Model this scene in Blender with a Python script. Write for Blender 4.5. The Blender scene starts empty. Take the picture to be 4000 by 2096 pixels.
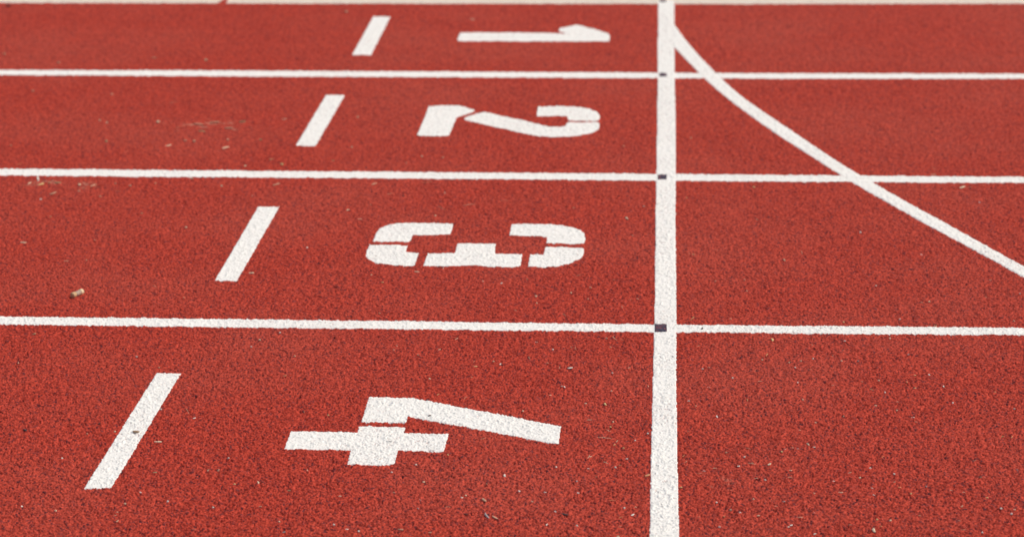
import bpy, bmesh, math, random
import numpy as np
from mathutils import Vector, Matrix, noise
from mathutils.geometry import tessellate_polygon

scene = bpy.context.scene
# ------------------------------------------------------------------ camera
cam_d = bpy.data.cameras.new('camera'); cam = bpy.data.objects.new('camera', cam_d)
scene.collection.objects.link(cam); scene.camera = cam
cam_d.sensor_width = 36.0; cam_d.lens = 81.8686; cam_d.clip_start = 0.05; cam_d.clip_end = 500
_r, _u, _f = Vector((0.9979041, 0.0639589, -0.0098280)), Vector((-0.0095833, 0.2962760, 0.9550543)), Vector((-0.0639961, 0.9529585, -0.2962679))
cam.matrix_world = Matrix(((_r.x, _u.x, -_f.x, 0), (_r.y, _u.y, -_f.y, 0), (_r.z, _u.z, -_f.z, 1.57202), (0, 0, 0, 1)))
cam_d.dof.use_dof = True; cam_d.dof.focus_distance = 4.42; cam_d.dof.aperture_fstop = 4.8
# ------------------------------------------------------------------ sky, sun, exposure
SUN_EL, SUN_AZ = math.radians(52), math.radians(74)      # azimuth from +Y (away from the camera) towards +X
w = bpy.data.worlds.new("World"); scene.world = w; w.use_nodes = True
wn = w.node_tree.nodes; sky = wn.new('ShaderNodeTexSky'); sky.sky_type = 'NISHITA'; sky.sun_disc = False
sky.sun_elevation = SUN_EL; sky.sun_rotation = SUN_AZ; sky.dust_density = 6.0; sky.air_density = 1.0; sky.ozone_density = 0.6
w.node_tree.links.new(sky.outputs[0], wn['Background'].inputs[0]); wn['Background'].inputs[1].default_value = 0.13
sd = bpy.data.lights.new('sun', 'SUN'); sun = bpy.data.objects.new('sun', sd); scene.collection.objects.link(sun)
sd.energy = 1.5; sd.angle = math.radians(16); sd.color = (1.0, 0.93, 0.82)
dv = Vector((math.sin(SUN_AZ)*math.cos(SUN_EL), math.cos(SUN_AZ)*math.cos(SUN_EL), math.sin(SUN_EL)))
sun.rotation_euler = dv.to_track_quat('Z', 'Y').to_euler()
vs = scene.view_settings; vs.view_transform = 'Standard'; vs.look = 'None'; vs.gamma = 1; vs.use_curve_mapping = False
vs.exposure = -0.12

# ------------------------------------------------------------------ helpers
def nd(m): return m.node_tree.nodes, m.node_tree.links
def tag(o, label=None, cat=None, group=None, kind=None):
    if label: o['label'] = label
    if cat: o['category'] = cat
    if group: o['group'] = group
    if kind: o['kind'] = kind
    return o
def mesh_obj(name, verts, faces, mat, parent=None, smooth=False):
    me = bpy.data.meshes.new(name); me.from_pydata(verts, [], faces); me.validate(); me.update()
    if smooth:
        for p in me.polygons: p.use_smooth = True
    me.materials.append(mat); o = bpy.data.objects.new(name, me); scene.collection.objects.link(o)
    if parent: o.parent = parent
    return o
class N:                                            # tiny node-tree helper
    def __init__(s, name):
        s.m = bpy.data.materials.new(name); s.m.use_nodes = True; s.t = s.m.node_tree
        s.b = s.t.nodes['Principled BSDF']
    def n(s, typ, **k):
        x = s.t.nodes.new(typ)
        for a, v in k.items(): setattr(x, a, v)
        return x
    def set(s, sock, v):
        if hasattr(v, 'links') or hasattr(v, 'is_linked'): s.t.links.new(v, sock)
        else: sock.default_value = v
    def math(s, op, a, b=0.0, clamp=False):
        x = s.n('ShaderNodeMath', operation=op, use_clamp=clamp); s.set(x.inputs[0], a); s.set(x.inputs[1], b); return x.outputs[0]
    def noise(s, vec, scale, detail=2.0, rough=0.5, dist=0.0):
        x = s.n('ShaderNodeTexNoise'); s.set(x.inputs['Vector'], vec); x.inputs['Scale'].default_value = scale
        x.inputs['Detail'].default_value = detail; x.inputs['Roughness'].default_value = rough; x.inputs['Distortion'].default_value = dist
        return x
    def ramp(s, v, a, b):                           # smooth step a..b -> 0..1
        x = s.n('ShaderNodeMapRange'); x.interpolation_type = 'SMOOTHSTEP'; s.set(x.inputs['Value'], v)
        x.inputs['From Min'].default_value = a; x.inputs['From Max'].default_value = b; return x.outputs[0]
    def mix(s, f, a, b, blend='MIX'):
        x = s.n('ShaderNodeMix', data_type='RGBA', blend_type=blend); s.set(x.inputs[0], f); s.set(x.inputs[6], a); s.set(x.inputs[7], b); return x.outputs[2]

def surface(n):
    """position, curly granule pattern shared by the rubber and by the paint sprayed on it"""
    g = n.n('ShaderNodeNewGeometry'); pos = g.outputs['Position']
    wv = n.noise(pos, 150, 1.0)
    warp = n.n('ShaderNodeVectorMath', operation='SUBTRACT'); n.t.links.new(wv.outputs['Color'], warp.inputs[0]); warp.inputs[1].default_value = (.5, .5, .5)
    sc = n.n('ShaderNodeVectorMath', operation='SCALE'); n.t.links.new(warp.outputs[0], sc.inputs[0]); sc.inputs['Scale'].default_value = 0.006
    ad = n.n('ShaderNodeVectorMath', operation='ADD'); n.t.links.new(pos, ad.inputs[0]); n.t.links.new(sc.outputs[0], ad.inputs[1])
    fl = n.n('ShaderNodeVectorMath', operation='MULTIPLY'); n.t.links.new(ad.outputs[0], fl.inputs[0]); fl.inputs[1].default_value = (1, 1, 0)
    p = fl.outputs[0]
    vo = n.n('ShaderNodeTexVoronoi', feature='F1'); n.t.links.new(p, vo.inputs['Vector']); vo.inputs['Scale'].default_value = 310
    return p, vo
def rubber():                                       # beyond the modelled granules: same rubber as a plain sheet
    n = N('red_rubber_sheet'); p, vo = surface(n)
    sep = n.n('ShaderNodeSeparateColor'); n.t.links.new(vo.outputs['Color'], sep.inputs[0])
    base = n.mix(n.ramp(sep.outputs[0], .0, 1.), (0.30, 0.022, 0.017, 1), (0.52, 0.050, 0.035, 1))
    pore = n.ramp(n.noise(p, 200, 2.5, .6).outputs[0], .52, .66)
    base = n.mix(n.math('MULTIPLY', pore, .85), base, (0.04, 0.010, 0.012, 1))
    n.t.links.new(base, n.b.inputs['Base Color']); n.b.inputs['Roughness'].default_value = .85; n.b.inputs['Specular IOR Level'].default_value = 0.15
    bp = n.n('ShaderNodeBump'); bp.inputs['Strength'].default_value = .6; bp.inputs['Distance'].default_value = .0016
    n.t.links.new(n.math('MULTIPLY', vo.outputs['Distance'], -1.2), bp.inputs['Height']); n.t.links.new(bp.outputs[0], n.b.inputs['Normal'])
    return n.m
def attr(n, name):
    x = n.n('ShaderNodeAttribute'); x.attribute_name = name; return x.outputs['Fac']
def granules():
    n = N('red_rubber_granules'); g = n.n('ShaderNodeNewGeometry').outputs['Position']
    base = n.mix(attr(n, 'tone'), RED_LO, RED_HI)
    big = n.noise(g, 1.8, 4.0, .6).outputs[0]
    base = n.mix(n.math('MULTIPLY', n.ramp(big, .38, .72), .10), base, (0.52, 0.18, 0.13, 1))
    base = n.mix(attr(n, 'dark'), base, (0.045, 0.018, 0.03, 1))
    base = n.mix(n.math('MULTIPLY', attr(n, 'dust'), .38), base, (0.62, 0.42, 0.30, 1))
    n.t.links.new(base, n.b.inputs['Base Color']); n.b.inputs['Roughness'].default_value = .8; n.b.inputs['Specular IOR Level'].default_value = 0.18
    return n.m
RED_LO, RED_HI = (0.24, 0.019, 0.011, 1), (0.60, 0.070, 0.039, 1)
def paint(name, col, col2, worn=0.0):
    n = N(name); g = n.n('ShaderNodeNewGeometry').outputs['Position']
    base = n.mix(n.ramp(n.noise(g, 45, 4.0).outputs[0], .35, .75), col, col2)
    base = n.mix(n.math('MULTIPLY', attr(n, 'dark'), .6), base, (.34, .10, .09, 1))
    if worn:
        base = n.mix(n.math('MULTIPLY', n.ramp(n.noise(g, 160, 2.0).outputs[0], .50, .60), worn), base, (0.34, 0.06, 0.05, 1))
    n.t.links.new(base, n.b.inputs['Base Color']); n.b.inputs['Roughness'].default_value = .75; n.b.inputs['Specular IOR Level'].default_value = 0.2
    return n.m
M_RUB = rubber(); M_GRAN = granules()
M_WHITE = paint('white_line_paint', (.86, .865, .83, 1), (.83, .835, .80, 1))
M_KERB = paint('cream_line_paint', (.74, .67, .58, 1), (.68, .61, .53, 1))
M_BLACK = paint('dark_mark_paint', (.035, .04, .065, 1), (.065, .065, .10, 1), .4)
n = N('infield_grass'); b_ = n.noise(n.n('ShaderNodeNewGeometry').outputs['Position'], 30, 5.0)
n.t.links.new(n.mix(n.ramp(b_.outputs[0], .35, .65), (.03, .06, .015, 1), (.09, .12, .03, 1)), n.b.inputs['Base Color']); n.b.inputs['Roughness'].default_value = .9
M_GRASS = n.m
def litter_mat(name, lo, hi, rough=.8):
    n = N(name); oi = n.n('ShaderNodeObjectInfo'); tc = n.n('ShaderNodeTexCoord')
    nz = n.noise(tc.outputs['Object'], 5.0, 3.0).outputs[0]
    d = n.mix(n.ramp(nz, .3, .7), (lo, lo*.96, lo*.9, 1), (hi, hi, hi, 1)); c = n.mix(1.0, oi.outputs['Color'], d, 'MULTIPLY')
    n.t.links.new(c, n.b.inputs['Base Color']); n.b.inputs['Roughness'].default_value = rough
    return n.m
M_STRAW = litter_mat('dry_straw', .75, 1.05); M_HUSK = litter_mat('seed_husk', .7, 1.15); M_GRIT = litter_mat('grit', .7, 1.05)

# measured on the track surface, metres
LINES = {
    'L0': [[[-2.4471,8.373],[-1.4927,8.3721],[-0.5524,8.378],[0.3759,8.3819],[1.2944,8.4021]],[[-2.4095,8.2375],[-1.4698,8.2376],[-0.5439,8.2442],[0.3705,8.2489],[1.2753,8.2695]]],
    'L1': [[[-2.0965,7.1117],[-1.2791,7.1173],[-0.4714,7.1142],[0.3243,7.1111],[1.1101,7.1208]],[[-2.0761,7.0383],[-1.2647,7.0329],[-0.4663,7.0346],[0.3211,7.0335],[1.0996,7.0477]]],
    'L2': [[[-1.7595,5.8991],[-1.071,5.895],[-0.3933,5.8949],[0.2747,5.8909],[0.9326,5.8869]],[[-1.7403,5.83],[-1.0593,5.8264],[-0.3889,5.8269],[0.272,5.8234],[0.924,5.8267]]],
    'L3': [[[-1.4171,4.6676],[-0.8619,4.6673],[-0.3144,4.6644],[0.2249,4.6635],[0.7572,4.6678]],[[-1.4019,4.6126],[-0.8525,4.6121],[-0.311,4.6115],[0.2228,4.6129],[0.7502,4.6188]]],
    'V': [[[-0.0216,8.3199],[-0.0213,8.0422],[-0.0174,7.0579],[-0.0166,6.3959],[-0.016,5.5162],[-0.0141,4.8431],[-0.0153,4.2222],[-0.016,3.8437],[-0.0153,3.582]],[[0.0364,8.3206],[0.0362,8.043],[0.0362,7.059],[0.0359,6.3972],[0.0339,5.5177],[0.033,4.8447],[0.0317,4.224],[0.0325,3.8457],[0.0338,3.584]]],
    'C': [[[0.0063,8.1127],[0.0363,7.87],[0.0662,7.66],[0.0981,7.4606],[0.1292,7.2854],[0.163,7.1132],[0.2026,6.9226],[0.248,6.7388],[0.3049,6.5482],[0.3668,6.3482],[0.4204,6.172],[0.4689,6.0208],[0.5158,5.8853],[0.5659,5.7492],[0.6205,5.6073],[0.6709,5.4805],[0.7166,5.3647],[0.7562,5.2623],[0.7894,5.1787],[0.8201,5.1045]],[[0.0068,7.6533],[0.0304,7.5175],[0.0493,7.4178],[0.069,7.3192],[0.0893,7.2161],[0.1078,7.123],[0.1292,7.0212],[0.1602,6.8845],[0.202,6.7195],[0.2493,6.5521],[0.2888,6.4178],[0.3192,6.3184],[0.359,6.1992],[0.41,6.0472],[0.4556,5.91],[0.4895,5.8121],[0.5216,5.7278],[0.5591,5.6318],[0.5983,5.5306],[0.6365,5.4344],[0.6737,5.3441],[0.7097,5.2572],[0.7447,5.1728],[0.7777,5.0924],[0.8072,5.0152]]],
    'h1': [[-1.0163,8.002],[-0.9532,7.9991],[-0.9437,7.3561],[-1.0073,7.3582]],
    'h2': [[-1.0108,6.7845],[-0.952,6.7815],[-0.951,6.1607],[-1.0083,6.1664]],
    'h3': [[-1.0072,5.5496],[-0.9524,5.547],[-0.9506,4.9312],[-1.0021,4.9334]],
    'h4': [[-1.0044,4.3259],[-0.954,4.3248],[-0.9582,3.73],[-1.0071,3.7293]],
    't0': [[-0.0179,8.3298],[0.0097,8.3302],[0.0098,8.276],[-0.0177,8.2757]],
    't1': [[-0.0132,7.1036],[0.0122,7.1023],[0.0122,7.0512],[-0.0122,7.0508]],
    't2': [[-0.0142,5.8857],[0.0131,5.8867],[0.0131,5.8351],[-0.013,5.8319]],
    't3': [[-0.0142,4.6663],[0.0144,4.6656],[0.0133,4.6111],[-0.0136,4.611]],
}
DIGITS = {
    'd1': [[[-0.6876,7.7264],[-0.5681,7.7283],[-0.4604,7.7278],[-0.3634,7.7207],[-0.3199,7.7054],[-0.3133,7.7012],[-0.3311,7.7159],[-0.3483,7.7424],[-0.3568,7.7725],[-0.3523,7.8074],[-0.3022,7.8577],[-0.2891,7.8578],[-0.2371,7.795],[-0.1856,7.7182],[-0.1773,7.6653],[-0.1792,7.5859],[-0.3888,7.5845],[-0.5578,7.5838],[-0.6824,7.5838],[-0.6877,7.6255]]],
    'd2': [[[-0.687,6.6483],[-0.6429,6.6533],[-0.5984,6.6543],[-0.5782,6.6375],[-0.5486,6.603],[-0.5457,6.5811],[-0.5619,6.5529],[-0.5862,6.5131],[-0.5921,6.5012],[-0.5942,6.2951],[-0.6001,6.2858],[-0.6375,6.2812],[-0.6814,6.2856],[-0.686,6.302],[-0.6858,6.4961]],[[-0.5198,6.5757],[-0.4906,6.5565],[-0.4536,6.521],[-0.4054,6.4833],[-0.3573,6.4364],[-0.3218,6.404],[-0.2989,6.397],[-0.2768,6.4051],[-0.2746,6.4336],[-0.2699,6.4547],[-0.2224,6.4577],[-0.1812,6.4587],[-0.1772,6.3981],[-0.1812,6.3652],[-0.2002,6.3277],[-0.2281,6.3022],[-0.2608,6.2877],[-0.3002,6.2795],[-0.3494,6.2901],[-0.3958,6.3229],[-0.4434,6.3682],[-0.4912,6.4076],[-0.5399,6.4512],[-0.5666,6.4766],[-0.5701,6.4959],[-0.5599,6.5284]],[[-0.3659,6.6473],[-0.299,6.6539],[-0.2522,6.6479],[-0.2165,6.6255],[-0.1899,6.5862],[-0.1796,6.5322],[-0.1821,6.474],[-0.2661,6.473],[-0.272,6.4912],[-0.2739,6.5252],[-0.2936,6.5296],[-0.3617,6.5261],[-0.365,6.5525]]],
    'd3': [[[-0.6839,5.2538],[-0.6845,5.3244],[-0.6802,5.3653],[-0.665,5.3947],[-0.6391,5.4122],[-0.5977,5.4176],[-0.5038,5.4104],[-0.5037,5.3178],[-0.5295,5.3129],[-0.5932,5.3086],[-0.5941,5.263],[-0.5986,5.2525]],[[-0.6876,5.2285],[-0.5955,5.2235],[-0.5957,5.1731],[-0.5634,5.1626],[-0.5632,5.0648],[-0.589,5.0603],[-0.6273,5.0687],[-0.6577,5.0841],[-0.6764,5.1097],[-0.6852,5.1359],[-0.6886,5.1817]],[[-0.5432,5.1617],[-0.4799,5.1637],[-0.4815,5.2467],[-0.3899,5.2441],[-0.3866,5.1667],[-0.3219,5.1611],[-0.3209,5.0726],[-0.331,5.059],[-0.3855,5.0595],[-0.4346,5.0727],[-0.4624,5.0644],[-0.5013,5.0594],[-0.5445,5.0639]],[[-0.3637,5.4146],[-0.2952,5.4125],[-0.2487,5.4073],[-0.2181,5.3917],[-0.194,5.3637],[-0.1839,5.3356],[-0.1806,5.2916],[-0.1814,5.2482],[-0.2714,5.2509],[-0.2724,5.3032],[-0.2944,5.3105],[-0.3634,5.314]],[[-0.2718,5.2243],[-0.1821,5.217],[-0.1788,5.1748],[-0.1837,5.1367],[-0.2062,5.0948],[-0.2378,5.0679],[-0.27,5.0581],[-0.3042,5.0658],[-0.3053,5.1616],[-0.2742,5.1603]]],
    'd4': [[[-0.5629,4.2042],[-0.4786,4.2022],[-0.3796,4.1555],[-0.1837,4.0623],[-0.1843,3.9688],[-0.2599,4.0034],[-0.4754,4.0994],[-0.4747,4.0679],[-0.5609,4.0676]],[[-0.5628,4.0489],[-0.4739,4.0452],[-0.4735,4.0168],[-0.39,4.013],[-0.3915,3.9249],[-0.4748,3.9261],[-0.4736,3.8593],[-0.4887,3.8549],[-0.5593,3.8576],[-0.5623,3.9255],[-0.6847,3.9252],[-0.6858,4.018],[-0.5613,4.0169]]],
}
INNER_GAP = -1.5944
PEG = (-1.2851, 4.8167); PEG_ANGLE = 1.108
SCUFFS = [[-1.334,6.401,0.096,0.049,1.2],[-1.252,6.434,0.089,0.043,1.2],[-1.182,6.374,0.066,0.049,1.0],[-1.369,6.355,0.044,0.043,0.9],[-1.6,5.765,0.054,0.036,1.2],[-1.495,5.75,0.047,0.041,0.9],[-1.435,5.694,0.04,0.035,0.7],[-1.214,6.153,0.042,0.04,0.6],[-1.412,6.077,0.084,0.034,0.5],[-1.483,6.686,0.038,0.033,0.5],[-0.391,3.76,0.04,0.035,0.35],[0.145,3.787,0.089,0.071,0.3]]
LITTER = [
    ["h","o",-1.3123,4.5538,0.0093,1.02,133,1304],
    ["g","t",-1.0053,4.3545,0.0036,0.04,621,1436],
    ["g","t",-1.2968,4.3707,0.0032,0.04,71,1418],
    ["h","c",-0.9278,4.993,0.0118,0.03,982,1067],
    ["g","w",-1.0645,4.4166,0.0024,0.04,533,1394],
    ["g","w",-0.8407,4.4868,0.0021,0.04,982,1355],
    ["g","t",-1.0454,4.8063,0.0035,0.03,718,1164],
    ["s","t",-1.1275,4.8861,0.0179,-0.92,603,1119],
    ["h","b",-0.973,3.9971,0.0119,-0.19,531,1689],
    ["h","c",-0.9222,3.9518,0.0125,0.04,617,1726],
    ["h","o",-0.8967,3.8053,0.0066,0.27,605,1844],
    ["g","t",-1.0632,3.986,0.0026,0.04,339,1695],
    ["g","c",-1.0139,3.9996,0.002,0.04,448,1686],
    ["g","w",-0.952,4.1197,0.0025,0.04,628,1599],
    ["h","w",-0.879,4.0758,0.0061,0.92,758,1633],
    ["g","w",-1.0795,3.8643,0.002,0.04,242,1790],
    ["h","w",-0.9026,3.7137,0.0047,-0.82,549,1922],
    ["g","c",-0.9181,3.6614,0.0021,0.04,489,1967],
    ["g","w",-0.8467,3.674,0.0021,0.04,654,1959],
    ["h","t",-0.9153,3.5887,0.0068,1.33,458,2033],
    ["s","c",-0.9242,3.6274,0.0031,0.04,458,1998],
    ["s","c",-0.924,3.6116,0.0037,0.04,450,2012],
    ["g","w",-0.763,3.6513,0.0021,0.04,832,1982],
    ["g","w",-0.7773,3.8767,0.0022,0.04,892,1790],
    ["g","c",-1.0309,3.6265,0.0017,0.04,217,1995],
    ["s","t",-0.8999,4.1137,0.0305,-1.18,731,1604],
    ["g","y",-0.7447,3.7553,0.0021,0.04,916,1892],
    ["g","d",-1.0524,4.0393,0.0041,0.04,388,1655],
    ["h","d",-1.1836,4.0007,0.0108,-0.82,98,1680],
    ["s","t",-0.7785,3.5589,0.011,-0.28,756,2066],
    ["g","w",-1.0939,3.6425,0.0015,0.04,85,1978],
    ["s","c",-0.7859,3.8204,0.0081,1.54,852,1835],
    ["s","c",-0.8025,3.8184,0.0073,1.54,815,1837],
    ["g","y",-0.6272,4.1002,0.0038,0.04,1282,1622],
    ["s","t",-0.6775,4.1168,0.0106,-1.14,1184,1608],
    ["s","d",-0.494,3.967,0.0081,0.28,1524,1727],
    ["h","d",-0.4349,4.1033,0.0066,0.7,1677,1625],
    ["g","w",-0.4351,3.8589,0.0032,0.04,1625,1815],
    ["h","w",-0.2724,3.814,0.01,-1.44,1972,1858],
    ["h","c",-0.7049,3.7659,0.0097,-1.27,1007,1884],
    ["h","d",-0.6976,3.7699,0.0049,0.04,1025,1881],
    ["s","c",-0.6884,3.7516,0.0036,0.49,1038,1897],
    ["h","o",-0.6449,3.7322,0.0052,0.27,1128,1915],
    ["h","c",-0.552,3.7102,0.0041,0.04,1328,1938],
    ["g","w",-0.3404,3.7113,0.0027,0.04,1803,1944],
    ["g","c",-0.334,3.7213,0.0019,0.04,1819,1936],
    ["g","c",-0.4127,3.7786,0.0023,0.04,1656,1883],
    ["s","o",-0.3021,3.7754,0.0089,-1.28,1900,1890],
    ["s","c",-0.4603,3.7286,0.0031,0.04,1538,1925],
    ["h","t",-0.683,3.6593,0.0051,0.04,1016,1978],
    ["g","c",-0.64,3.5959,0.0024,0.04,1090,2037],
    ["g","w",-0.5454,3.5864,0.0027,0.04,1304,2050],
    ["h","w",-0.5213,3.5696,0.0037,0.26,1355,2066],
    ["g","w",-0.5001,3.5614,0.0023,0.04,1401,2075],
    ["h","t",-0.4312,3.5721,0.0085,-0.09,1564,2068],
    ["h","t",-0.3809,3.5618,0.005,0.04,1679,2079],
    ["h","e",-0.4122,3.6627,0.0064,-0.79,1630,1985],
    ["h","e",-0.2909,3.6356,0.0198,-1.2,1902,2014],
    ["h","t",-0.2768,3.6286,0.013,-0.91,1933,2021],
    ["h","t",-0.3004,3.702,0.0129,-1.09,1892,1954],
    ["s","e",-0.4125,3.6996,0.0116,-1.1,1638,1952],
    ["s","t",-0.3609,3.6712,0.0092,0.17,1749,1979],
    ["h","d",-0.3278,3.6426,0.0078,-0.37,1819,2006],
    ["g","y",-0.3823,3.9078,0.0032,0.04,1749,1777],
    ["h","c",-0.6258,3.8268,0.0054,-1.29,1201,1835],
    ["h","e",-0.6254,3.5537,0.0048,0.47,1108,2077],
    ["g","w",-0.4746,3.8212,0.0018,0.04,1529,1845],
    ["s","t",-0.3248,3.9936,0.0151,0.78,1887,1711],
    ["g","c",-0.2601,4.1354,0.0038,0.04,2041,1606],
    ["h","c",-0.1424,4.1828,0.0042,0.04,2287,1575],
    ["h","y",-0.1042,4.1788,0.0105,-1.34,2364,1579],
    ["g","c",-0.0879,4.0853,0.0033,0.04,2394,1648],
    ["g","y",-0.0919,4.0583,0.0026,0.04,2384,1669],
    ["s","c",-0.1329,4.0955,0.0115,0.28,2300,1639],
    ["s","c",-0.0952,4.0439,0.0149,-0.94,2376,1679],
    ["s","c",-0.1025,4.0032,0.0296,-0.15,2359,1710],
    ["s","c",-0.0775,3.9882,0.0102,1.27,2411,1723],
    ["h","y",-0.0826,3.9707,0.0048,0.81,2399,1736],
    ["g","w",-0.0223,4.0279,0.0026,0.04,2529,1694],
    ["g","w",-0.0451,3.992,0.0025,0.04,2480,1721],
    ["g","y",-0.0656,3.9532,0.0027,0.04,2435,1751],
    ["s","c",-0.1251,3.9097,0.0138,0.91,2304,1784],
    ["s","c",-0.1243,3.9131,0.01,-1.23,2306,1781],
    ["h","w",-0.0587,3.9033,0.0037,0.27,2448,1791],
    ["s","c",-0.0958,3.8842,0.0111,-0.79,2366,1806],
    ["g","w",-0.1837,3.8576,0.0023,0.04,2172,1825],
    ["s","w",-0.126,3.8547,0.005,-0.4,2298,1829],
    ["g","w",-0.0784,3.8608,0.0035,0.04,2403,1825],
    ["s","y",-0.0697,3.8701,0.0058,0.47,2423,1818],
    ["h","n",-0.0215,3.8255,0.0111,0.84,2527,1857],
    ["g","e",-0.1446,3.7931,0.0026,0.04,2253,1880],
    ["h","w",-0.1977,3.7423,0.0034,-0.38,2129,1922],
    ["h","w",-0.1404,3.7415,0.004,-0.71,2258,1925],
    ["s","t",-0.1107,3.815,0.0042,0.47,2329,1863],
    ["h","c",-0.2176,3.701,0.0053,-0.7,2079,1958],
    ["s","n",-0.0803,3.7109,0.011,0.17,2392,1954],
    ["g","w",-0.0592,3.678,0.0034,0.04,2438,1984],
    ["h","w",-0.1759,3.6595,0.0047,-0.93,2169,1997],
    ["h","w",-0.0447,3.65,0.0073,0.99,2470,2010],
    ["s","n",-0.0635,3.6378,0.0092,0.72,2427,2021],
    ["h","d",-0.1596,3.6465,0.0112,-0.45,2205,2009],
    ["h","w",-0.1875,3.6029,0.0066,1.39,2136,2048],
    ["g","w",-0.1373,3.6,0.0025,0.04,2253,2053],
    ["s","c",-0.0397,3.6814,0.0044,0.04,2483,1982],
    ["g","w",-0.243,3.7441,0.0019,0.04,2027,1919],
    ["h","y",0.0378,3.7742,0.0035,0.04,2659,1903],
    ["s","t",0.0706,3.8407,0.0075,-0.19,2731,1847],
    ["s","c",0.0981,3.8627,0.0078,0.04,2791,1830],
    ["h","w",0.1407,3.8761,0.0042,0.39,2885,1820],
    ["s","c",0.165,3.8898,0.0132,-0.33,2937,1809],
    ["s","t",0.1602,3.9606,0.0124,-0.78,2921,1752],
    ["s","c",0.1696,3.8208,0.0079,0.38,2953,1867],
    ["g","w",0.1523,3.9193,0.0021,0.04,2907,1785],
    ["g","w",0.1855,3.8123,0.0024,0.04,2989,1875],
    ["h","e",0.0789,3.8503,0.0035,0.04,2750,1839],
    ["h","w",0.1077,4.1214,0.0101,-1.39,2801,1627],
    ["s","t",0.0529,4.041,0.0044,0.04,2689,1686],
    ["g","t",0.0682,4.1746,0.003,0.04,2718,1587],
    ["g","t",0.1202,3.9396,0.0023,0.04,2836,1768],
    ["s","n",0.0439,3.9222,0.0117,1.27,2671,1779],
    ["s","t",0.0464,3.8936,0.0095,1.15,2677,1802],
    ["s","e",0.1255,3.8522,0.0126,-1.49,2852,1839],
    ["g","w",0.0986,3.7082,0.002,0.04,2799,1963],
    ["g","c",0.1216,3.6768,0.0024,0.04,2854,1992],
    ["g","w",0.1367,3.6659,0.0024,0.04,2889,2002],
    ["g","n",0.11,3.6479,0.0027,0.04,2828,2018],
    ["h","c",0.1676,3.6558,0.0034,0.04,2961,2013],
    ["g","w",0.1012,3.6045,0.0025,0.04,2810,2058],
    ["s","t",0.1362,3.7185,0.005,0.76,2885,1955],
    ["g","c",0.1619,3.7252,0.0026,0.04,2943,1950],
    ["s","t",0.0672,3.6461,0.003,0.04,2729,2018],
    ["s","t",-0.0653,3.6009,0.007,0.89,2421,2055],
    ["h","c",-0.0677,3.5594,0.0043,0.04,2413,2094],
    ["h","c",0.1954,3.8863,0.0095,1.06,3004,1813],
    ["h","w",0.4739,4.1307,0.0062,0.4,3565,1631],
    ["s","c",0.478,4.1096,0.0055,-0.54,3579,1646],
    ["h","c",0.4096,4.1913,0.0041,0.04,3420,1584],
    ["g","c",0.4471,4.1666,0.0024,0.04,3502,1603],
    ["s","c",0.3465,4.1321,0.0078,0.98,3298,1626],
    ["g","w",0.5573,4.2103,0.0028,0.04,3722,1575],
    ["s","c",0.2589,4.0566,0.0046,0.27,3124,1680],
    ["g","c",0.2901,4.0962,0.002,0.04,3185,1651],
    ["h","c",0.2695,3.986,0.0096,-1.23,3155,1735],
    ["h","w",0.2801,3.9737,0.0036,0.04,3179,1745],
    ["s","c",0.2407,3.9687,0.0032,0.04,3095,1748],
    ["g","y",0.2205,3.947,0.0022,0.04,3053,1765],
    ["s","n",0.4011,3.9291,0.0079,1.03,3450,1785],
    ["s","y",0.6285,4.0372,0.007,0.27,3918,1706],
    ["s","y",0.6448,4.0378,0.0085,1.16,3953,1706],
    ["s","t",0.5617,3.9202,0.009,0.45,3805,1797],
    ["h","c",0.2322,3.8602,0.0039,0.04,3088,1836],
    ["s","c",0.3353,3.8536,0.0077,0.75,3318,1845],
    ["s","c",0.2295,3.8255,0.0077,0.04,3086,1865],
    ["g","w",0.3733,3.8751,0.0021,0.04,3399,1828],
    ["g","w",0.4133,3.8489,0.0021,0.04,3493,1852],
    ["h","w",0.3042,3.8134,0.0031,0.04,3255,1878],
    ["g","c",0.3518,3.8299,0.0019,0.04,3359,1866],
    ["s","t",0.5655,3.8394,0.0113,-0.05,3836,1865],
    ["h","d",0.5635,3.8444,0.0052,0.04,3830,1861],
    ["s","c",0.4097,3.814,0.0051,0.45,3492,1881],
    ["h","c",0.3142,3.7635,0.0078,-0.1,3285,1922],
    ["s","w",0.3688,3.7845,0.0055,-0.92,3405,1905],
    ["h","n",0.4173,3.7896,0.0038,0.04,3514,1903],
    ["g","e",0.4631,3.7936,0.0024,0.04,3617,1901],
    ["s","c",0.5049,3.7775,0.0062,0.26,3716,1916],
    ["s","c",0.5249,3.7699,0.0055,0.04,3763,1924],
    ["s","c",0.2667,3.7559,0.0076,-1.31,3178,1927],
    ["s","w",0.3706,3.7543,0.005,-1.03,3415,1932],
    ["g","y",0.4336,3.7604,0.0026,0.04,3557,1929],
    ["h","e",0.2137,3.7186,0.0057,0.45,3062,1958],
    ["s","c",0.1991,3.6963,0.0045,0.45,3031,1977],
    ["s","w",0.2616,3.6702,0.0044,-1.0,3178,2003],
    ["s","c",0.2372,3.6519,0.0094,0.04,3124,2019],
    ["h","w",0.2208,3.6169,0.0044,0.44,3090,2051],
    ["h","w",0.216,3.6097,0.0041,0.44,3079,2058],
    ["h","w",0.2589,3.5828,0.0057,0.73,3184,2085],
    ["g","y",0.3657,3.6458,0.0037,0.04,3425,2030],
    ["g","c",0.3878,3.6434,0.0027,0.04,3477,2033],
    ["s","y",0.3701,3.6202,0.0046,0.04,3440,2054],
    ["h","c",0.3573,3.6,0.0142,-1.55,3414,2072],
    ["s","c",0.439,3.6665,0.0036,-0.18,3592,2013],
    ["s","c",0.5031,3.6473,0.0033,0.04,3747,2033],
    ["s","t",0.5055,3.6114,0.0088,0.17,3762,2067],
    ["g","w",0.535,3.5992,0.0033,0.04,3836,2080],
    ["h","c",0.6022,3.6991,0.0043,-1.07,3963,1990],
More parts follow.
